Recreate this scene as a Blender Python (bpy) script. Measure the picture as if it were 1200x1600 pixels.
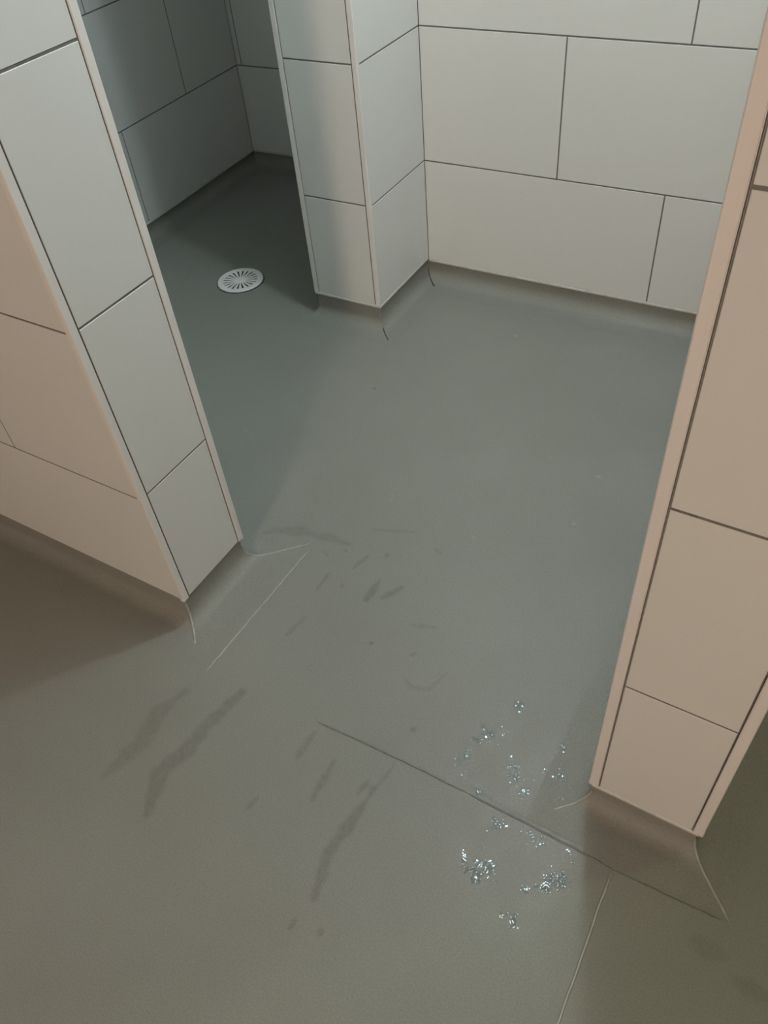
import bpy, bmesh, math, random
import numpy as np
from mathutils import Vector, Matrix

random.seed(7)
for o in list(bpy.data.objects):
    bpy.data.objects.remove(o)
scene = bpy.context.scene
COL = scene.collection

# ------------------------------------------------------------------ camera
CAM_H = 1.162
PITCH, ROLL, YAW, FPX = map(float, (-45.7872, -6.6915, -34.0335, 1243.42))


def cam_axes():
    p, r, y = (math.radians(a) for a in (PITCH, ROLL, YAW))
    fwd = Vector((math.sin(y) * math.cos(p), math.cos(y) * math.cos(p), math.sin(p)))
    rt = Vector((math.cos(y), -math.sin(y), 0))
    up = rt.cross(fwd)
    return (rt * math.cos(r) + up * math.sin(r), -rt * math.sin(r) + up * math.cos(r), fwd)


cd = bpy.data.cameras.new('camera')
cam = bpy.data.objects.new('camera', cd)
COL.objects.link(cam)
ax, ay, af = cam_axes()
m = Matrix((ax, ay, -af)).transposed().to_4x4()
m.translation = Vector((0, 0, CAM_H))
cam.matrix_world = m
cd.sensor_fit = 'VERTICAL'
cd.sensor_height = 24.0
cd.lens = FPX / 1600 * 24.0
cd.clip_start = 0.02
scene.camera = cam

# ------------------------------------------------------------------ light and exposure
w = bpy.data.worlds.new('world')
scene.world = w
w.use_nodes = True
w.node_tree.nodes['Background'].inputs[0].default_value = (0.5, 0.5, 0.5, 1)
w.node_tree.nodes['Background'].inputs[1].default_value = 0.02
vs = scene.view_settings
vs.view_transform = 'Standard'
vs.look = 'None'
vs.gamma = 1.0
vs.use_curve_mapping = False
vs.exposure = 0.0
CEIL = 2.13
STALL_LAMP = dict(loc=(-0.30, 1.24), radius=0.042, power=22.0, color=(0.83, 0.97, 1.0), z=2.0)
ROOM_LAMP = dict(loc=(0.28, -2.83, 1.85), size=0.32, power=43.0, color=(1.0, 0.78, 0.63))
SIDE_LAMP = dict(loc=(0.65, 1.05), size=0.10, power=2.8, color=(0.64, 1.0, 0.58))

# ------------------------------------------------------------------ materials


def new_mat(name):
    mt = bpy.data.materials.new(name)
    mt.use_nodes = True
    return mt, mt.node_tree.nodes, mt.node_tree.links, mt.node_tree.nodes['Principled BSDF']


def noise(N, L, scale, detail=3.0, vec=None):
    n = N.new('ShaderNodeTexNoise')
    n.inputs['Scale'].default_value = scale
    n.inputs['Detail'].default_value = detail
    if vec:
        L.new(vec, n.inputs['Vector'])
    return n


def plain(name, col, rough, metal=0.0, var=0.04, scale=30.0, bump=0.0, spec=0.5):
    mt, N, L, b = new_mat(name)
    tc = N.new('ShaderNodeTexCoord')
    n = noise(N, L, scale, 4, tc.outputs['Object'])
    r = N.new('ShaderNodeValToRGB')
    c0 = [max(0, c * (1 - var)) for c in col]
    c1 = [min(1, c * (1 + var)) for c in col]
    r.color_ramp.elements[0].position = 0.3
    r.color_ramp.elements[1].position = 0.7
    r.color_ramp.elements[0].color = (*c0, 1)
    r.color_ramp.elements[1].color = (*c1, 1)
    L.new(n.outputs['Fac'], r.inputs['Fac'])
    L.new(r.outputs['Color'], b.inputs['Base Color'])
    b.inputs['Roughness'].default_value = rough
    b.inputs['Metallic'].default_value = metal
    b.inputs['Specular IOR Level'].default_value = spec
    if bump:
        bp = N.new('ShaderNodeBump')
        bp.inputs['Strength'].default_value = bump
        bp.inputs['Distance'].default_value = 0.001
        n2 = noise(N, L, scale * 8, 2, tc.outputs['Object'])
        L.new(n2.outputs['Fac'], bp.inputs['Height'])
        L.new(bp.outputs['Normal'], b.inputs['Normal'])
    return mt


TILE_COL = (0.70, 0.705, 0.685)
M_TILE = plain('white_satin_tile', TILE_COL, 0.30, var=0.012, scale=2.5, spec=0.45)
M_ROOM = plain('beige_room_tile', (0.42, 0.385, 0.33), 0.35, var=0.03, scale=3)  # beige picked to dim and warm the bounce light off unseen walls
M_GROUT = plain('grey_grout', (0.17, 0.165, 0.155), 0.9, var=0.15, scale=120)
M_TRIM = plain('white_trim', (0.77, 0.745, 0.725), 0.32, var=0.012, scale=8)
M_SEAL = plain('pale_sealant', (0.60, 0.59, 0.56), 0.5, var=0.1, scale=60)
M_BODY = plain('wall_core', (0.55, 0.54, 0.52), 0.9)
M_CEIL = plain('ceiling_paint', (0.75, 0.75, 0.73), 0.9)
M_SEAM = plain('weld_rod', (0.39, 0.39, 0.365), 0.28, var=0.12, scale=80)
M_SEAMD = plain('weld_rod_dark', (0.21, 0.21, 0.195), 0.7, var=0.2, scale=80)
M_CRACK = plain('open_joint', (0.03, 0.03, 0.028), 0.8)
M_DRAIN = plain('pale_drain_cover', (0.90, 0.90, 0.87), 0.35, metal=0.0, var=0.04, scale=200)
M_SUMP_SHADE = plain('black_sump_shade', (0.01, 0.01, 0.01), 0.6)  # near-black for the shade seen through the drain slots
M_HOUSE = plain('lamp_housing', (0.8, 0.8, 0.8), 0.4)
FLOOR_COL = (0.254, 0.256, 0.232)


def vinyl(name, marks):
    mt, N, L, b = new_mat(name)
    geo = N.new('ShaderNodeNewGeometry')
    pos = geo.outputs['Position']
    fine = noise(N, L, 420, 2, pos)
    big = noise(N, L, 3.2, 5, pos)
    r = N.new('ShaderNodeValToRGB')
    r.color_ramp.elements[0].position = 0.32
    r.color_ramp.elements[1].position = 0.68
    r.color_ramp.elements[0].color = (*[c * 0.90 for c in FLOOR_COL], 1)
    r.color_ramp.elements[1].color = (*[c * 1.10 for c in FLOOR_COL], 1)
    L.new(fine.outputs['Fac'], r.inputs['Fac'])
    # broad wear haze
    mb = N.new('ShaderNodeMix')
    mb.data_type = 'RGBA'
    mb.blend_type = 'MULTIPLY'
    mb.inputs['Factor'].default_value = 1.0
    r2 = N.new('ShaderNodeValToRGB')
    r2.color_ramp.elements[0].position = 0.3
    r2.color_ramp.elements[1].position = 0.7
    r2.color_ramp.elements[0].color = (0.93, 0.93, 0.92, 1)
    r2.color_ramp.elements[1].color = (1.05, 1.05, 1.05, 1)
    L.new(big.outputs['Fac'], r2.inputs['Fac'])
    L.new(r.outputs['Color'], mb.inputs['A'])
    L.new(r2.outputs['Color'], mb.inputs['B'])
    col = mb.outputs['Result']
    rough_src = None
    bp = N.new('ShaderNodeBump')
    bp.inputs['Strength'].default_value = 0.25
    bp.inputs['Distance'].default_value = 0.0006
    L.new(fine.outputs['Fac'], bp.inputs['Height'])
    if marks:
        at = N.new('ShaderNodeAttribute')
        at.attribute_name = 'marks'
        sp = N.new('ShaderNodeSeparateColor')
        L.new(at.outputs['Color'], sp.inputs[0])
        blot = noise(N, L, 90, 3, pos)
        mu = N.new('ShaderNodeMath')
        mu.operation = 'MULTIPLY'
        L.new(sp.outputs[0], mu.inputs[0])
        mr = N.new('ShaderNodeMapRange')
        mr.inputs['From Min'].default_value = 0.3
        mr.inputs['From Max'].default_value = 0.6
        mr.inputs['To Min'].default_value = 0.55
        L.new(blot.outputs['Fac'], mr.inputs['Value'])
        L.new(mr.outputs['Result'], mu.inputs[1])
        md = N.new('ShaderNodeMix')
        md.data_type = 'RGBA'
        L.new(mu.outputs[0], md.inputs['Factor'])
        L.new(col, md.inputs['A'])
        md.inputs['B'].default_value = (0.10, 0.095, 0.08, 1)
        mw = N.new('ShaderNodeMix')
        mw.data_type = 'RGBA'
        L.new(sp.outputs[1], mw.inputs['Factor'])
        L.new(md.outputs['Result'], mw.inputs['A'])
        mw.inputs['B'].default_value = (0.5, 0.5, 0.47, 1)
        col = mw.outputs['Result']
        mrr = N.new('ShaderNodeMapRange')
        mrr.inputs['To Min'].default_value = 0.47
        mrr.inputs['To Max'].default_value = 0.43
        L.new(sp.outputs[2], mrr.inputs['Value'])
        L.new(mrr.outputs['Result'], b.inputs['Roughness'])
    else:
        b.inputs['Roughness'].default_value = 0.6
    L.new(col, b.inputs['Base Color'])
    L.new(bp.outputs['Normal'], b.inputs['Normal'])
    b.inputs['Specular IOR Level'].default_value = 0.45
    return mt


M_FLOOR = vinyl('grey_vinyl_floor', True)
M_COVE = vinyl('grey_vinyl_cove', False)

M_WATER = bpy.data.materials.new('clear_water')
M_WATER.use_nodes = True
N_, L_ = M_WATER.node_tree.nodes, M_WATER.node_tree.links
N_.remove(N_['Principled BSDF'])
tr_ = N_.new('ShaderNodeBsdfTransparent')
tr_.inputs[0].default_value = (0.93, 0.95, 0.94, 1)
gl_ = N_.new('ShaderNodeBsdfGlossy')
gl_.inputs["Roughness"].default_value = 0.11
fr_ = N_.new('ShaderNodeFresnel')
fr_.inputs['IOR'].default_value = 1.5
mx_ = N_.new('ShaderNodeMixShader')
L_.new(fr_.outputs[0], mx_.inputs[0])
L_.new(tr_.outputs[0], mx_.inputs[1])
L_.new(gl_.outputs[0], mx_.inputs[2])
L_.new(mx_.outputs[0], N_['Material Output'].inputs['Surface'])


def glow(name, col, strength):
    mt, N, L, b = new_mat(name)
    b.inputs['Base Color'].default_value = (0.9, 0.9, 0.9, 1)
    b.inputs['Emission Color'].default_value = (*col, 1)
    b.inputs['Emission Strength'].default_value = strength
    return mt


# ------------------------------------------------------------------ helpers


def link(name, mesh, mat=None, parent=None, smooth=False):
    o = bpy.data.objects.new(name, mesh)
    COL.objects.link(o)
    if mat and not mesh.materials:
        mesh.materials.append(mat)
    if parent:
        o.parent = parent
    if smooth:
        for p in mesh.polygons:
            p.use_smooth = True
    return o


def mesh_from(name, verts, faces):
    me = bpy.data.meshes.new(name)
    me.from_pydata([tuple(v) for v in verts], [], faces)
    me.update()
    return me


def tag(o, label=None, cat=None, kind=None, group=None):
    if label:
        o['label'] = label
    if cat:
        o['category'] = cat
    if kind:
        o['kind'] = kind
    if group:
        o['group'] = group
    return o


def prism(name, pts, z0, z1, mat, parent=None):
    n = len(pts)
    v = [(p[0], p[1], z0) for p in pts] + [(p[0], p[1], z1) for p in pts]
    f = [tuple(range(n - 1, -1, -1)), tuple(range(n, 2 * n))]
    f += [(i, (i + 1) % n, n + (i + 1) % n, n + i) for i in range(n)]
    me = mesh_from(name, v, f)
    bm = bmesh.new()
    bm.from_mesh(me)
    bmesh.ops.recalc_face_normals(bm, faces=bm.faces)
    bm.to_mesh(me)
    bm.free()
    return link(name, me, mat, parent)


def lift(name, a, b, d0, d1, z0, z1, n, u, ch=0.0):
    """bevelled slab on a wall face: a..b along u, depth d0..d1 along normal n; front edges chamfered"""
    c = ch
    V = []
    for (d, i) in ((d0, 0.0), (d1 - c, 0.0), (d1, c)):
        for (s, z) in ((a + i, z0 + i), (b - i, z0 + i), (b - i, z1 - i), (a + i, z1 - i)):
            V.append(u * s + n * d + Vector((0, 0, z)))
    F = [(3, 2, 1, 0), (8, 9, 10, 11)]
    for k in (0, 4):
        for i in range(4):
            j = (i + 1) % 4
            F.append((k + i, k + j, k + 4 + j, k + 4 + i))
    return V, F


def tile_on(parent, name, org, u, n, a, b, d0, d1, z0, z1, mat, ch):
    V, F = lift(name, a, b, d0, d1, z0, z1, n, u, ch)
    me = mesh_from(name, [v + org for v in V], F)
    bm = bmesh.new()
    bm.from_mesh(me)
    bmesh.ops.recalc_face_normals(bm, faces=bm.faces)
    bm.to_mesh(me)
    bm.free()
    return link(name, me, mat, parent)


# ------------------------------------------------------------------ plan of the walls (metres)
S = 0.3


def rotg(p, piv, deg):
    a = math.radians(deg)
    dx, dy = p[0] - piv[0], p[1] - piv[1]
    return Vector((piv[0] + dx * math.cos(a) - dy * math.sin(a), piv[1] + dx * math.sin(a) + dy * math.cos(a))) * S


def gl(p):
    return rotg(p, (-2.7, 1.73), -1.0505)


def gr(p):
    return rotg(p, (0.0, 1.78), -1.6019)


def gs(p):
    return rotg(p, (-6.5, 7.53), 1.2276)


def cam_z(z):
    return z * S + CAM_H


Z1 = cam_z(-2.7685)
ROWS = [Z1 + 0.3 * k for k in range(0, 6)] + [CEIL]
ROWS[2] = cam_z(-0.7844)
DL, DR, DS = -0.0345 * S, -0.0146 * S, -0.0117 * S
Z0L, Z0J = cam_z(-3.6077) + DL, cam_z(-3.6199) + DL
Z0P, Z0B = cam_z(-3.639), cam_z(-3.6625)
Z0S, Z0R = cam_z(-3.6895) + DS, cam_z(-3.651) + DR

yL, xJ, yJ2 = 1.802, -2.7154, 2.3841
xP0, xP1, yP, yB = -3.8714, -3.1999, 5.0483, 5.9529
xS, yS = -6.4058, 7.6064
yR, xR0, xR1 = 1.8071, -0.2414, 0.2887
LEFT_X, RIGHT_X, REAR_Y = -7.2, 3.6, -9.6

L0, LC, LB, L3 = gl((LEFT_X, yL)), gl((xJ, yL)), gl((xJ, yJ2)), gl((xS + 0.05, yJ2))
SA, SC, S2 = gs((xS, 2.2)), gs((xS, yS)), gs((xP0 + 0.05, yS))
P0, P1, PB = Vector((xP0, yP)) * S, Vector((xP1, yP)) * S, Vector((xP1, yB)) * S
R0, R1 = gr((xR0, yR)), gr((xR1, yR))
RB0, RB1 = gr((xR0, yB)), gr((xR1, yB))
RB0.y = RB1.y = yB * S
PX0B = Vector((xP0 * S, S2.y))
WR0, WR1 = Vector((RIGHT_X, yB)) * S, Vector((RIGHT_X, REAR_Y)) * S
WR2 = Vector((L0.x, REAR_Y * S))

TT = 0.008     # tile build-up in front of the wall core
GD = -0.0010   # grout level behind the tile face
JW = 0.0034    # joint width


def dirs(a, b):
    u = (b - a).normalized()
    return Vector((u.x, u.y, 0)), Vector((u.y, -u.x, 0)), (b - a).length


def tiled_face(wall, a, b, zbot, dz, joints, tile_mat=None, trims=(False, False), bead=True, rows=ROWS, grout_ends=(0.0, 0.0), step=0.6):
    """tiles, grout, trims and sealant on one wall face; joints(row) gives joint positions along a..b"""
    u, n, ln = dirs(a, b)
    org = Vector((a.x, a.y, 0))
    zs = [zbot] + [z + dz if z < CEIL else z for z in rows]
    TW, GAP = 0.0135, 0.0023
    s0 = TW if trims[0] else 0.0
    s1 = ln - TW if trims[1] else ln
    tile_on(wall, 'grout', org, u, n, s0 + grout_ends[0] + 0.0012, s1 - grout_ends[1] - 0.0012, -TT, GD, zbot + 0.001, CEIL - 0.001, M_GROUT, 0.0)
    e0 = s0 + (GAP if trims[0] else 0.0008)
    e1 = s1 - (GAP if trims[1] else 0.0008)
    for k in range(len(zs) - 1):
        za = zs[k] + (JW / 2 if k else 0.0)
        zb = zs[k + 1] - (JW / 2 if k < len(zs) - 2 else 0.002)
        js = [j for j in joints(k) if e0 + 0.01 < j < e1 - 0.01]
        cuts = [e0] + sorted(js) + [e1]
        for i in range(len(cuts) - 1):
            ca = cuts[i] + (JW / 2 if i else 0)
            cb = cuts[i + 1] - (JW / 2 if i < len(cuts) - 2 else 0)
            # hand-set tiles: a fraction of a millimetre proud or shy
            off = random.uniform(-0.0002, 0.0002)
            tile_on(wall, 'tile', org, u, n, ca, cb, GD, off, za, zb, tile_mat or M_TILE, 0.0005)
    for t, (ta, tb) in zip(trims, ((0.0, TW), (ln - TW, ln))):
        if t:
            tile_on(wall, 'corner_trim', org, u, n, ta, tb, -TT, 0.0006, zbot - 0.003, CEIL - 0.001, M_TRIM, 0.0012)
    if bead:
        tile_on(wall, 'sealant_bead', org, u, n, 0.004 if trims[0] else 0.001, ln - (0.004 if trims[1] else 0.001), -0.0055, 0.0012, zbot - 0.0075, zbot - 0.0003, M_SEAL, 0.0016)


def every(first, step=0.6, alt=0.3):
    def f(k):
        s = first + (alt if k % 2 else 0.0)
        out = []
        x = s - step * 12
        while x < 14:
            out.append(x)
            x += step
        return out
    return f


def inset(pts, d):
    """move a polygon (room on the right of each edge) inwards by d; edges marked in order"""
    n = len(pts)
    out = []
    for i in range(n):
        p, c, q = pts[i - 1], pts[i], pts[(i + 1) % n]
        u1, n1, _ = dirs(p, c)
        u2, n2, _ = dirs(c, q)
        mm = (n1 + n2)
        k = mm.dot(n1)
        if abs(k) < 1e-6:
            out.append(c.copy())
            continue
        mm = mm * (1.0 / k)
        out.append(Vector((c.x - mm.x * d, c.y - mm.y * d)))
    return out


# ------------------------------------------------------------------ floor with marks
STREAKS = [  # (points, half width, strength)
    ([(-0.6514, 0.2258), (-0.6737, 0.2899), (-0.6596, 0.3756), (-0.6452, 0.463)], 0.013, 0.34),
    ([(-0.7543, 0.2429), (-0.7414, 0.305), (-0.7511, 0.3693), (-0.7349, 0.4212)], 0.014, 0.26),
    ([(-0.358, 0.2435), (-0.3708, 0.3012), (-0.3651, 0.3514), (-0.3595, 0.4184)], 0.009, 0.36),
    ([(-0.4932, 0.4082), (-0.4923, 0.4559)], 0.006, 0.30),
    ([(-0.435, 0.3594), (-0.4392, 0.4295)], 0.005, 0.30),
    ([(-0.516, 0.3043), (-0.5131, 0.3239)], 0.004, 0.30),
    ([(-0.3643, 0.1915), (-0.3638, 0.2083)], 0.003, 0.35),
    ([(-0.3226, 0.2046), (-0.3262, 0.2135)], 0.003, 0.35),
    ([(-0.5523, 0.7253), (-0.5533, 0.775)], 0.006, 0.36),
    ([(-0.5274, 0.7438), (-0.5068, 0.7803)], 0.006, 0.36),
    ([(-0.6426, 0.5958), (-0.6324, 0.6479)], 0.004, 0.26),
    ([(-0.6133, 0.7812), (-0.6026, 0.8219)], 0.004, 0.32),
    ([(-0.6496, 0.7053), (-0.6491, 0.7502)], 0.004, 0.28),
    ([(-0.4485, 0.7132), (-0.406, 0.7276)], 0.005, 0.22),
    ([(-0.4132, 0.6113), (-0.3888, 0.5999), (-0.3631, 0.6085), (-0.3506, 0.6506)], 0.004, 0.22),
    ([(-0.8233, 0.7859), (-0.7855, 0.8112), (-0.6894, 0.8292), (-0.6533, 0.8311)], 0.010, 0.26),
    ([(-0.6259, 0.8854), (-0.5473, 0.9143)], 0.004, 0.20),
    ([(0.1193, 0.4315), (0.1523, 0.4278)], 0.012, 0.22),
    ([(0.1721, 0.4095), (0.2108, 0.4062)], 0.010, 0.25),
    ([(-0.4933, 0.8914), (-0.4763, 0.8849)], 0.004, 0.22),
    ([(-0.358, 0.4158), (-0.3499, 0.4724)], 0.003, 0.25),
    ([(-0.6906, 0.7951), (-0.6755, 0.7876)], 0.003, 0.3),
    ([(-0.3773, 0.4002), (-0.3744, 0.4246)], 0.004, 0.3),
    ([(-0.4233, 0.6534), (-0.4163, 0.6641)], 0.004, 0.25),
    ([(-0.23, 0.487), (-0.16, 0.481), (-0.10, 0.477), (-0.06, 0.474)], 0.003, 0.30),
]
WSPOT = [(-0.6362, 0.9757, 0.004), (-0.439, 0.9499, 0.004), (-0.3877, 1.2264, 0.004), (-0.6316, 1.6172, 0.007),
         (-0.2778, 1.2112, 0.007), (-0.2774, 1.0661, 0.005), (-1.055, 1.0315, 0.004), (-0.64, 0.985, 0.0035)]
DSPOT = [(-0.8551, 1.287, 0.005), (-0.3531, 0.5322, 0.005), (-0.6504, 0.814, 0.004), (-0.5699, 0.8373, 0.005),
         (-0.6103, 0.736, 0.004), (-0.4965, 0.6471, 0.005)]
DROPS = [(-0.2139, 0.6468), (-0.2219, 0.626), (-0.2257, 0.5962), (-0.2392, 0.577), (-0.2504, 0.5652), (-0.2568, 0.5315),
         (-0.2655, 0.5152), (-0.1766, 0.5486), (-0.1829, 0.5337), (-0.1419, 0.5604), (-0.1247, 0.5634), (-0.1592, 0.5141),
         (-0.1714, 0.4588), (-0.1201, 0.4621), (-0.107, 0.4586), (-0.0653, 0.462), (-0.182, 0.3823), (-0.1708, 0.3901),
         (-0.161, 0.3903), (-0.1657, 0.3683), (-0.0768, 0.4177), (-0.0681, 0.4145), (-0.096, 0.3952), (-0.0828, 0.3973),
         (-0.1372, 0.7179), (-0.1122, 0.5359), (-0.1335, 0.6059), (-0.1927, 0.3837), (-0.2135, 0.4841), (-0.1199, 0.3406),
         (-0.1016, 0.3412)]


def build_floor():
    x0, x1, y0, y1, st = -1.10, 0.24, -0.02, 1.70, 0.0034
    nx, ny = int((x1 - x0) / st) + 1, int((y1 - y0) / st) + 1
    xs, ys = np.linspace(x0, x1, nx), np.linspace(y0, y1, ny)
    X, Y = np.meshgrid(xs, ys)
    dark = np.zeros_like(X)
    white = np.zeros_like(X)
    wet = np.zeros_like(X)
    rng = np.random.default_rng(3)
    # wobble so that edges of smears are uneven
    wob = np.zeros_like(X)
    for k in range(14):
        a, fq, ph = rng.uniform(0, 6.28), rng.uniform(40, 220), rng.uniform(0, 6.28)
        wob += np.sin((X * math.cos(a) + Y * math.sin(a)) * fq + ph) / 14 ** 0.5
    for pts, hw, stg in STREAKS:
        d = np.full_like(X, 9.0)
        n = len(pts) - 1
        for i in range(n):
            ax_, ay_ = pts[i]
            bx_, by_ = pts[i + 1]
            vx, vy = bx_ - ax_, by_ - ay_
            t = np.clip(((X - ax_) * vx + (Y - ay_) * vy) / (vx * vx + vy * vy), 0, 1)
            tt = (i + t) / n
            wdt = hw * (0.45 + 0.75 * np.sin(np.pi * np.clip(tt * 0.8 + 0.15, 0, 1)))
            d = np.minimum(d, np.hypot(X - ax_ - t * vx, Y - ay_ - t * vy) / wdt)
        e = d + 0.28 * wob
        a_ = np.clip((1.2 - e) / 0.65, 0, 1)
        dark = np.maximum(dark, 1.05 * stg * a_)
        if hw > 0.008:
            wet = np.maximum(wet, a_ * 0.5)
    for x, y, r in DSPOT:
        dark = np.maximum(dark, 0.6 * np.clip(1.2 - np.hypot(X - x, Y - y) / r, 0, 1))
    for x, y, r in WSPOT:
        white = np.maximum(white, 0.35 * np.clip(1.2 - np.hypot(X - x, (Y - y) * 1.6) / r, 0, 1))
    for x, y in DROPS:
        wet = np.maximum(wet, np.clip(1.3 - (np.hypot(X - x, Y - y) / 0.03) + 0.25 * wob, 0, 1))
    co = np.stack([X.ravel(), Y.ravel(), np.zeros(X.size)], 1)
    idx = np.arange(nx * ny).reshape(ny, nx)
    q = np.stack([idx[:-1, :-1], idx[:-1, 1:], idx[1:, 1:], idx[1:, :-1]], -1).reshape(-1, 4)
    # the plain rest of the floor around the finely divided part
    fx0, fx1, fy0, fy1 = L0.x, RIGHT_X * S, REAR_Y * S, SC.y + 0.05
    base = len(co)
    X1, Y1 = xs[-1], ys[-1]
    rects = [(fx0, fy0, fx1, y0), (fx0, Y1, fx1, fy1), (fx0, y0, x0, Y1), (X1, y0, fx1, Y1)]
    ex, eq = [], []
    for (a, b, c, d_) in rects:
        k = base + len(ex)
        ex += [(a, b, 0), (c, b, 0), (c, d_, 0), (a, d_, 0)]
        eq.append((k, k + 1, k + 2, k + 3))
    co = np.vstack([co, np.array(ex)])
    q = np.vstack([q, np.array(eq)])
    me = bpy.data.meshes.new('floor')
    me.vertices.add(len(co))
    me.vertices.foreach_set('co', co.astype(np.float32).ravel())
    me.loops.add(q.size)
    me.loops.foreach_set('vertex_index', q.astype(np.int32).ravel())
    me.polygons.add(len(q))
    me.polygons.foreach_set('loop_start', np.arange(0, q.size, 4, dtype=np.int32))
    me.polygons.foreach_set('loop_total', np.full(len(q), 4, dtype=np.int32))
    me.update(calc_edges=True)
    at = me.attributes.new('marks', 'FLOAT_COLOR', 'POINT')
    c4 = np.zeros((len(co), 4), np.float32)
    c4[:X.size, 0], c4[:X.size, 1], c4[:X.size, 2] = dark.ravel(), white.ravel(), wet.ravel()
    c4[:, 3] = 1
    at.data.foreach_set('color', c4.ravel())
    o = link('floor', me, M_FLOOR)
    return tag(o, 'grey welded vinyl wet-room floor with scuffs and damp streaks', 'floor', 'structure')


floor = build_floor()

# ------------------------------------------------------------------ ceiling
fx0, fx1, fy0, fy1 = L0.x, RIGHT_X * S, REAR_Y * S, SC.y + 0.05
ceil = prism('ceiling', [(fx0, fy0), (fx1, fy0), (fx1, fy1), (fx0, fy1)], CEIL, CEIL + 0.1, M_CEIL)
tag(ceil, 'plain white painted ceiling above the tiled walls', 'ceiling', 'structure')

# ------------------------------------------------------------------ walls
# left partition: long warm-lit face, narrow end face, hidden shower side
wl = prism('wall_left', inset([L0, LC, LB, Vector((L0.x, LB.y + (LC.x - L0.x) * 0.018))], TT), 0.0, CEIL, M_BODY)
tag(wl, 'white tiled partition at left with a narrow end face', 'wall', 'structure')
lenL = (LC - L0).length
jl = (LC.x + 1.1025)        # joint on the second row, measured back from the end face
tiled_face(wl, L0, LC, Z0L, DL, lambda k: [lenL - jl - (0.3 if k % 2 == 0 else 0.0) - 0.6 * i for i in range(-1, 5)], bead=False, grout_ends=(0.0, 0.003))
tiled_face(wl, LC, LB, Z0J, DL, lambda k: [], trims=(True, True), bead=False)
tiled_face(wl, LB, L3, Z0J, DL, every(0.4), bead=True, grout_ends=(0.003, 0))

# shower recess
wsl = prism('wall_shower', [SA + Vector((-0.12, -0.02)), SA + Vector((-TT, -0.02)), SC + Vector((-TT, TT)), SC + Vector((-0.12, 0.05))], 0, CEIL, M_BODY)
tag(wsl, 'shadowed tiled side wall of the shower recess', 'wall', 'structure')
yS1, yS2 = 5.664 * S - SA.y, 6.6915 * S - SA.y
tiled_face(wsl, SA, SC, Z0S, DS, lambda k: [(yS1 if k % 2 == 0 else yS2) + 0.6 * i for i in range(-4, 3)])
wsb = prism('wall_shower_back', [SC + Vector((-TT, TT)), S2 + Vector((0.1, TT)), S2 + Vector((0.1, 0.08)), SC + Vector((-TT, 0.08))], 0, CEIL, M_BODY)
tag(wsb, 'shadowed tiled rear wall of the shower recess', 'wall', 'structure')
tiled_face(wsb, SC, Vector((xP0 * S, S2.y)), Z0S, DS, every(0.32))

# pillar between shower recess and stall
wp = prism('wall_pillar', inset([PX0B + Vector((0, 0.02)), P0, P1, PB + Vector((0, 0.3)), ], TT), 0, CEIL, M_BODY)
tag(wp, 'tiled wall end between the shower recess and the lit stall', 'wall', 'structure')
tiled_face(wp, PX0B, P0, Z0P, 0, every(0.25), grout_ends=(0, 0.003))
tiled_face(wp, P0, P1, Z0P, 0, lambda k: [], trims=(True, True))
tiled_face(wp, P1, PB, Z0P, 0, lambda k: [], grout_ends=(0.003, 0))

# stall back wall
wb = prism('wall_back', [PB + Vector((-0.007, TT)), RB0 + Vector((0.02, TT)), RB0 + Vector((0.02, 0.12)), PB + Vector((-0.007, 0.12))], 0, CEIL, M_BODY)
tag(wb, 'white tiled back wall of the stall behind the open floor', 'wall', 'structure')
tiled_face(wb, PB, RB0, Z0B, 0, lambda k: [(-1.1975 * S if k % 2 == 0 else -2.0388 * S) - PB.x + 0.6 * i for i in range(-1, 3)])

# right partition: narrow front face, long sides running back
wr = prism('wall_right_partition', inset([RB0 + Vector((0, TT)), R0, R1, RB1 + Vector((0, TT))], TT), 0, CEIL, M_BODY)
tag(wr, 'warm-lit narrow tiled partition end at right', 'wall', 'structure')
tiled_face(wr, RB0, R0, Z0R, DR, every(0.35), grout_ends=(0, 0.003))
tiled_face(wr, R0, R1, Z0R, DR, lambda k: [], trims=(True, True))
tiled_face(wr, R1, RB1, Z0R, DR, every(0.3), grout_ends=(0.003, 0))

# the rest of the washroom, out of the photograph's view
wb2 = prism('wall_back_right', [RB1 + Vector((-0.02, TT)), WR0 + Vector((0, TT)), WR0 + Vector((0, 0.12)), RB1 + Vector((-0.02, 0.12))], 0, CEIL, M_BODY)
tag(wb2, 'tiled back wall beyond the right partition', 'wall', 'structure')
tiled_face(wb2, RB1, WR0, Z0B, 0, every(0.3))
ww = prism('wall_right', [WR0 + Vector((TT, 0.12)), WR0 + Vector((0.12, 0.12)), WR1 + Vector((0.12, 0)), WR1 + Vector((TT, 0))], 0, CEIL, M_BODY)
tag(ww, 'tiled side wall on the far right of the washroom', 'wall', 'structure')
tiled_face(ww, WR0, WR1, Z0B, 0, every(0.3), M_ROOM)
wre = prism('wall_rear', [WR1 + Vector((0.12, -TT)), WR2 + Vector((-0.12, -TT)), WR2 + Vector((-0.12, -0.12)), WR1 + Vector((0.12, -0.12))], 0, CEIL, M_BODY)
tag(wre, 'tiled wall behind the camera', 'wall', 'structure')
tiled_face(wre, WR1, WR2, Z0B, 0, every(0.3), M_ROOM)
wle = prism('wall_left_room', [WR2 + Vector((-TT, 0)), L0 + Vector((-TT, 0.0)), L0 + Vector((-0.12, 0.0)), WR2 + Vector((-0.12, 0))], 0, CEIL, M_BODY)
tag(wle, 'tiled side wall on the far left of the washroom', 'wall', 'structure')
tiled_face(wle, WR2, L0, Z0B, 0, every(0.3), M_ROOM)

# ------------------------------------------------------------------ coved vinyl upstands, one run per wall face
CR = 0.030


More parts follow.
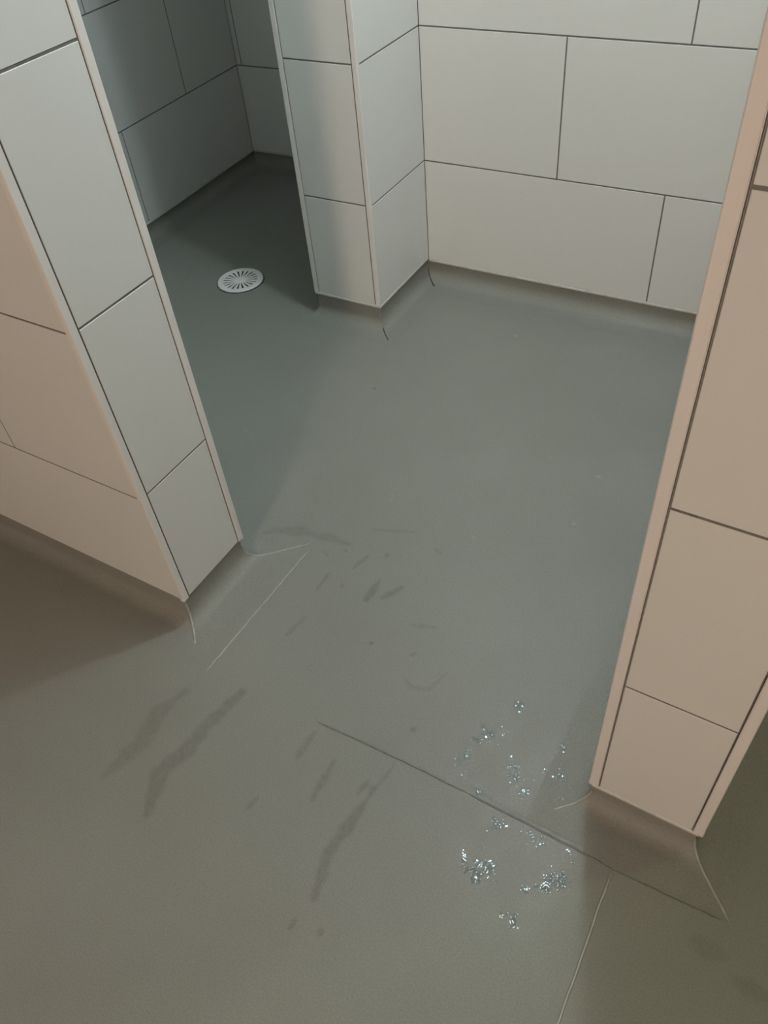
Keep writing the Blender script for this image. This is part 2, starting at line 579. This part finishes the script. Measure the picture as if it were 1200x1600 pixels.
def cove_profile(zt, reach):
    pr = [(-0.0055, zt + 0.004), (-0.0055, CR)]
    for k in range(1, 9):
        a = math.pi / 2 * k / 8
        pr.append((-0.0055 + CR * (1 - math.cos(a)), CR * (1 - math.sin(a)) + 0.0006))
    pr.append((reach, 0.0006))
    return pr


CIRC = [  # corner points in order, room on the right-hand side; (name, top, reach)
    (L0, 'baseboard_left', Z0L, 0.065), (LC, 'baseboard_left_end', Z0J, 0.065), (LB, 'baseboard_left_inner', Z0J, 0.065),
    (Vector((SA.x, L3.y + 0.001)), 'baseboard_shower', Z0S, 0.065), (SC, 'baseboard_shower_back', Z0S, 0.065),
    (PX0B, 'baseboard_pillar_inner', Z0P, 0.065), (P0, 'baseboard_pillar_front', Z0P, 0.065), (P1, 'baseboard_pillar_side', Z0P, 0.065),
    (PB, 'baseboard_back', Z0B, 0.065), (RB0, 'baseboard_right_inner', Z0R, 0.065), (R0, 'baseboard_right_end', Z0R, 0.065),
    (R1, 'baseboard_right_outer', Z0R, 0.065), (RB1, 'baseboard_back_right', Z0B, 0.065), (WR0, 'baseboard_right', Z0B, 0.065),
    (WR1, 'baseboard_rear', Z0B, 0.065), (WR2, 'baseboard_left_room', Z0B, 0.065)]
BLAB = {
    'baseboard_left': 'coved vinyl upstand along the long left partition face',
    'baseboard_left_end': 'coved vinyl upstand under the narrow end of the left partition',
    'baseboard_shower': 'dark coved vinyl upstand along the shower side wall',
    'baseboard_shower_back': 'dark coved vinyl upstand along the shower rear wall',
    'baseboard_pillar_front': 'coved vinyl upstand under the front of the wall end beside the drain',
    'baseboard_pillar_side': 'coved vinyl upstand under the lit side of the wall end',
    'baseboard_back': 'coved vinyl upstand along the stall back wall',
    'baseboard_right_end': 'brownish coved vinyl upstand under the right partition end',
}


def mitre(i):
    p, c, q = CIRC[i - 1][0], CIRC[i][0], CIRC[(i + 1) % len(CIRC)][0]
    _, n1, _ = dirs(p, c)
    _, n2, _ = dirs(c, q)
    mm = n1 + n2
    return c, Vector((mm.x, mm.y)) / mm.dot(n1)


coves = {}
for i, (pt, nm, zt, reach) in enumerate(CIRC):
    c0, m0 = mitre(i)
    c1, m1 = mitre((i + 1) % len(CIRC))
    pr = cove_profile(zt, reach)
    V, F = [], []
    for (c, mm) in ((c0, m0), (c1, m1)):
        for d, z in pr:
            V.append((c.x + mm.x * d, c.y + mm.y * d, z))
    n = len(pr)
    for k in range(n - 1):
        F.append((k, k + 1, n + k + 1, n + k))
    o = link(nm, mesh_from(nm, V, F), M_COVE, None, True)
    tag(o, BLAB.get(nm, 'coved vinyl upstand out of view, ' + nm.replace('baseboard_', '').replace('_', ' ') + ' side'), 'baseboard', 'structure')
    coves[nm] = o


def rod(name, pts, r, mat, parent, seg=6):
    """thin welded bead following points on the vinyl"""
    V, F = [], []
    n = len(pts)
    for i, p in enumerate(pts):
        a = pts[max(i - 1, 0)]
        b = pts[min(i + 1, n - 1)]
        t = (b - a).normalized()
        s = t.cross(Vector((0, 0, 1)))
        if s.length < 1e-4:
            s = Vector((1, 0, 0))
        s.normalize()
        up = s.cross(t)
        e = 0.25 if i in (0, n - 1) else 1.0
        for k in range(seg):
            an = 2 * math.pi * k / seg
            V.append(p + (s * math.cos(an) + up * math.sin(an) * 0.55) * r * e)
    for i in range(n - 1):
        for k in range(seg):
            j = (k + 1) % seg
            F.append((i * seg + k, i * seg + j, (i + 1) * seg + j, (i + 1) * seg + k))
    return link(name, mesh_from(name, V, F), mat, parent, True)


def wander(pts, amp, n):
    out = []
    for i in range(n + 1):
        t = i / n
        f = t * (len(pts) - 1)
        k = min(int(f), len(pts) - 2)
        p = Vector(pts[k]).lerp(Vector(pts[k + 1]), f - k)
        out.append(p + Vector((random.uniform(-amp, amp), random.uniform(-amp, amp), 0)))
    return out


def corner_seam(i, reach, mat=M_SEAM, r=0.0016, zlo=0.0, zhi=9.0, dmin=-1.0):
    c, mm = mitre(i)
    pr = [(d, z) for d, z in cove_profile(CIRC[i][2] - 0.012, reach) if zlo <= z <= zhi and d >= dmin]
    fine = []
    for k in range(len(pr) - 1):
        for t in (0, 0.34, 0.67):
            fine.append((pr[k][0] * (1 - t) + pr[k + 1][0] * t, pr[k][1] * (1 - t) + pr[k + 1][1] * t))
    fine.append(pr[-1])
    pts = [Vector((c.x + mm.x * d + random.uniform(-.0004, .0004), c.y + mm.y * d, z)) for d, z in fine]
    return rod('weld_seam', pts, r, mat, coves[CIRC[i][1]])


corner_seam(1, 0.034, r=0.0021)
corner_seam(2, 0.085, r=0.0017)
corner_seam(11, 0.066, r=0.0021)
corner_seam(10, 0.034, r=0.0016)
corner_seam(7, 0.03, r=0.0022, zlo=0.03)
corner_seam(7, 0.040, M_CRACK, 0.0014, zhi=0.014, dmin=0.002)
corner_seam(8, 0.03, M_CRACK, 0.0020, zhi=0.03)

FZ = 0.0007
rod('weld_seam', wander([(-0.727, 0.470, FZ), (-0.722, 0.62, FZ), (-0.716, 0.784, FZ)], 0.0006, 24), 0.0017, M_SEAM, floor)
rod('weld_seam', wander([(-0.500, 0.474, FZ), (-0.341, 0.477, FZ), (-0.23, 0.476, FZ)], 0.0006, 18), 0.0010, M_SEAMD, floor)
rod('weld_seam', wander([(-0.23, 0.476, FZ), (-0.06, 0.471, FZ), (-0.005, 0.467, FZ)], 0.0006, 18), 0.0013, M_SEAMD, floor)
rod('weld_seam', wander([(-0.006, 0.464, FZ), (-0.006, 0.266, FZ), (-0.010, 0.02, FZ)], 0.0007, 26), 0.0019, M_SEAM, floor)
rod('weld_seam', wander([(-0.005, 0.467, FZ), (0.14, 0.470, FZ)], 0.0006, 12), 0.0008, M_SEAMD, floor)

# ------------------------------------------------------------------ floor drain
dr = bpy.data.objects.new('floor_drain', None)
COL.objects.link(dr)
dr.location = (-1.472, 1.5785, 0.0)
tag(dr, 'round pale metal floor drain with radial slots in the shower floor', 'drain')


def drain_plate():
    NS, per = 20, 6
    radii = [0.006, 0.018, 0.026, 0.034, 0.042, 0.050, 0.056, 0.063, 0.0665, 0.0675]
    hts = [0.0030, 0.0031, 0.0033, 0.0036, 0.0039, 0.0042, 0.0046, 0.0048, 0.0040, 0.0008]
    V, F = [(0, 0, 0.0030)], []
    angs = []
    for s in range(NS):
        base = 2 * math.pi * s / NS + math.radians(-81)
        for q in (-0.5, -0.32, -0.17, 0.17, 0.32):
            angs.append((base + q * 2 * math.pi / NS, q))
    na = len(angs)
    for r, h in zip(radii, hts):
        for a, q in angs:
            V.append((r * math.cos(a), r * math.sin(a), h))
    for k in range(na):
        F.append((0, 1 + k, 1 + (k + 1) % na))
    for i in range(len(radii) - 1):
        for k in range(na):
            j = (k + 1) % na
            if 1 <= i <= 4 and k % 5 == 2:
                continue
            F.append((1 + i * na + k, 1 + (i + 1) * na + k, 1 + (i + 1) * na + j, 1 + i * na + j))
    return mesh_from('strainer_plate', V, F)


pl = link('strainer_plate', drain_plate(), M_DRAIN, dr, True)
sm = pl.modifiers.new('thick', 'SOLIDIFY')
sm.thickness = 0.0012
sm.offset = -1


def disc(name, r, z, zt, mat, parent, seg=48, inner=None):
    V, F = [], []
    ring = [(r, z), (r, zt)] if inner is None else [(r, z), (r, zt), (inner, zt), (inner, z)]
    for rr, zz in ring:
        for k in range(seg):
            a = 2 * math.pi * k / seg
            V.append((rr * math.cos(a), rr * math.sin(a), zz))
    for i in range(len(ring) - 1):
        for k in range(seg):
            j = (k + 1) % seg
            F.append((i * seg + k, i * seg + j, (i + 1) * seg + j, (i + 1) * seg + k))
    if inner is None:
        F.append(tuple(range(seg, 2 * seg)))
    return link(name, mesh_from(name, V, F), mat, parent)


disc('sump_shade', 0.058, 0.0001, 0.0006, M_SUMP_SHADE, dr)  # flat black disc painting the shade of the hollow, no depth modelled
disc('clamp_ring', 0.0700, 0.0001, 0.0008, M_CRACK, dr, inner=0.0655)
sc = disc('screw', 0.0040, 0.0025, 0.0040, M_DRAIN, dr, 16)

# ------------------------------------------------------------------ water drops


def water():
    V, F = [], []
    rng = random.Random(11)

    def base(x, y):
        # the vinyl strip welded along the right partition lies 0.6 mm proud
        return 0.0007 if x > -0.145 and y > 0.47 else 0.0001

    def film(x0, y0, rad):
        # thin rippled sheet of water with a ragged outline
        st = 0.0011
        n = int(rad * 1.5 / st)
        wv = [(rng.uniform(0, 6.28), 2 * math.pi / rng.uniform(0.006, 0.011), rng.uniform(0, 6.28)) for _ in range(5)]
        ed = [(rng.uniform(0, 6.28), rng.uniform(0, 0.28)) for _ in range(5)]
        ang, asp = rng.uniform(0, 3.14), rng.uniform(0.45, 0.9)
        ids = {}

        def inside(i, j):
            x, y = i * st, j * st
            u, v = x * math.cos(ang) + y * math.sin(ang), (-x * math.sin(ang) + y * math.cos(ang)) / asp
            a = math.atan2(v, u)
            return math.hypot(u, v) < rad * (1 + sum(e[1] * math.sin((k + 2) * a + e[0]) for k, e in enumerate(ed)))

        def vid(i, j):
            if (i, j) not in ids:
                x, y = i * st, j * st
                h = sum(math.sin((x * math.cos(a) + y * math.sin(a)) * k + p) * 0.075 / k for a, k, p in wv)
                ids[(i, j)] = len(V)
                V.append((x0 + x, y0 + y, base(x0, y0) + 0.0003 + h))
            return ids[(i, j)]
        for i in range(-n, n):
            for j in range(-n, n):
                if inside(i, j) and inside(i + 1, j) and inside(i + 1, j + 1) and inside(i, j + 1):
                    F.append((vid(i, j), vid(i + 1, j), vid(i + 1, j + 1), vid(i, j + 1)))

    def dome(x, y, rx, ry, h, an):
        seg, b = 8, len(V)
        zb = base(x, y)
        for (rr, zz) in ((1.0, 0.0), (0.8, 0.55), (0.42, 0.9)):
            for k in range(seg):
                a = 2 * math.pi * k / seg
                px, py = rx * rr * math.cos(a), ry * rr * math.sin(a)
                V.append((x + px * math.cos(an) - py * math.sin(an), y + px * math.sin(an) + py * math.cos(an), zb + h * zz))
        V.append((x, y, zb + h))
        for i in range(2):
            for k in range(seg):
                j = (k + 1) % seg
                F.append((b + i * seg + k, b + i * seg + j, b + (i + 1) * seg + j, b + (i + 1) * seg + k))
        for k in range(seg):
            F.append((b + 2 * seg + k, b + 2 * seg + (k + 1) % seg, b + 3 * seg))
    for (x, y) in DROPS:
        film(x + rng.gauss(0, 0.004), y + rng.gauss(0, 0.004), rng.uniform(0.005, 0.011))
        film(x + rng.gauss(0, 0.012), y + rng.gauss(0, 0.012), rng.uniform(0.002, 0.005))
        for i in range(rng.randint(4, 9)):
            r = rng.uniform(0.0010, 0.0026)
            dome(x + rng.gauss(0, 0.008), y + rng.gauss(0, 0.008), r, r * rng.uniform(0.7, 1.6), r * rng.uniform(0.06, 0.15), rng.uniform(0, 3.1))
    for i in range(260):
        r = rng.uniform(0.0004, 0.0011)
        dome(rng.gauss(-0.15, 0.055), rng.gauss(0.49, 0.11), r, r * rng.uniform(0.7, 1.5), r * 0.12, rng.uniform(0, 3.1))
    o = link('water_drops', mesh_from('water_drops', V, F), M_WATER, None, True)
    tag(o, 'glinting water drops scattered on the floor beside the right partition', 'water', 'stuff')


water()

# ------------------------------------------------------------------ lamps in the ceiling


def downlight(spec, label):
    x, y = spec['loc']
    r = spec['size'] / 2
    e = bpy.data.objects.new('ceiling_light', None)
    COL.objects.link(e)
    e.location = (x, y, CEIL)
    tag(e, label, 'lamp')
    disc('lamp_ring', r + 0.022, -0.0005, -0.012, M_HOUSE, e, inner=r)
    disc('lens', r, -0.0005, -0.006, glow('lens_glow', spec['color'], 4.0), e)
    ld = bpy.data.lights.new('lamp_light', 'AREA')
    ld.shape = 'DISK'
    ld.size = spec['size']
    ld.energy = spec['power']
    ld.color = spec['color']
    lo = bpy.data.objects.new('lamp_light', ld)
    COL.objects.link(lo)
    lo.parent = e
    lo.location = (0, 0, -0.014)
    return e




def bulb_lamp(spec, label):
    x, y = spec['loc']
    e = bpy.data.objects.new('ceiling_bulb', None)
    COL.objects.link(e)
    e.location = (x, y, CEIL)
    tag(e, label, 'lamp')
    top = spec['z'] + spec['radius'] + 0.004 - CEIL
    disc('ceiling_rose', 0.05, -0.0005, -0.02, M_HOUSE, e)
    disc('lamp_holder', 0.018, top, -0.018, M_HOUSE, e, 24)
    ld = bpy.data.lights.new('lamp_light', 'POINT')
    ld.shadow_soft_size = spec['radius']
    ld.energy = spec['power']
    ld.color = spec['color']
    lo = bpy.data.objects.new('lamp_light', ld)
    COL.objects.link(lo)
    lo.parent = e
    lo.location = (0, 0, spec['z'] - CEIL)


bulb_lamp(STALL_LAMP, 'bare round neutral bulb under the ceiling of the stall')
downlight(SIDE_LAMP, 'recessed greenish downlight in the ceiling beyond the right partition')


def wall_lamp(spec, label):
    x, y, z = spec['loc']
    r = spec['size'] / 2
    e = bpy.data.objects.new('wall_lamp', None)
    COL.objects.link(e)
    e.location = (x, REAR_Y * S + 0.001, z)
    e.rotation_euler = (math.radians(90), 0, 0)
    tag(e, label, 'lamp')
    disc('lamp_ring', r + 0.02, 0.0, -0.035, M_HOUSE, e, inner=r)
    disc('diffuser', r, 0.0, -0.028, glow('diffuser_glow', spec['color'], 4.0), e)
    ld = bpy.data.lights.new('lamp_light', 'AREA')
    ld.shape = 'DISK'
    ld.size = spec['size']
    ld.energy = spec['power']
    ld.color = spec['color']
    lo = bpy.data.objects.new('lamp_light', ld)
    COL.objects.link(lo)
    lo.parent = e
    lo.location = (0, 0, -0.04)


wall_lamp(ROOM_LAMP, 'round warm wall lamp on the wall behind the camera')
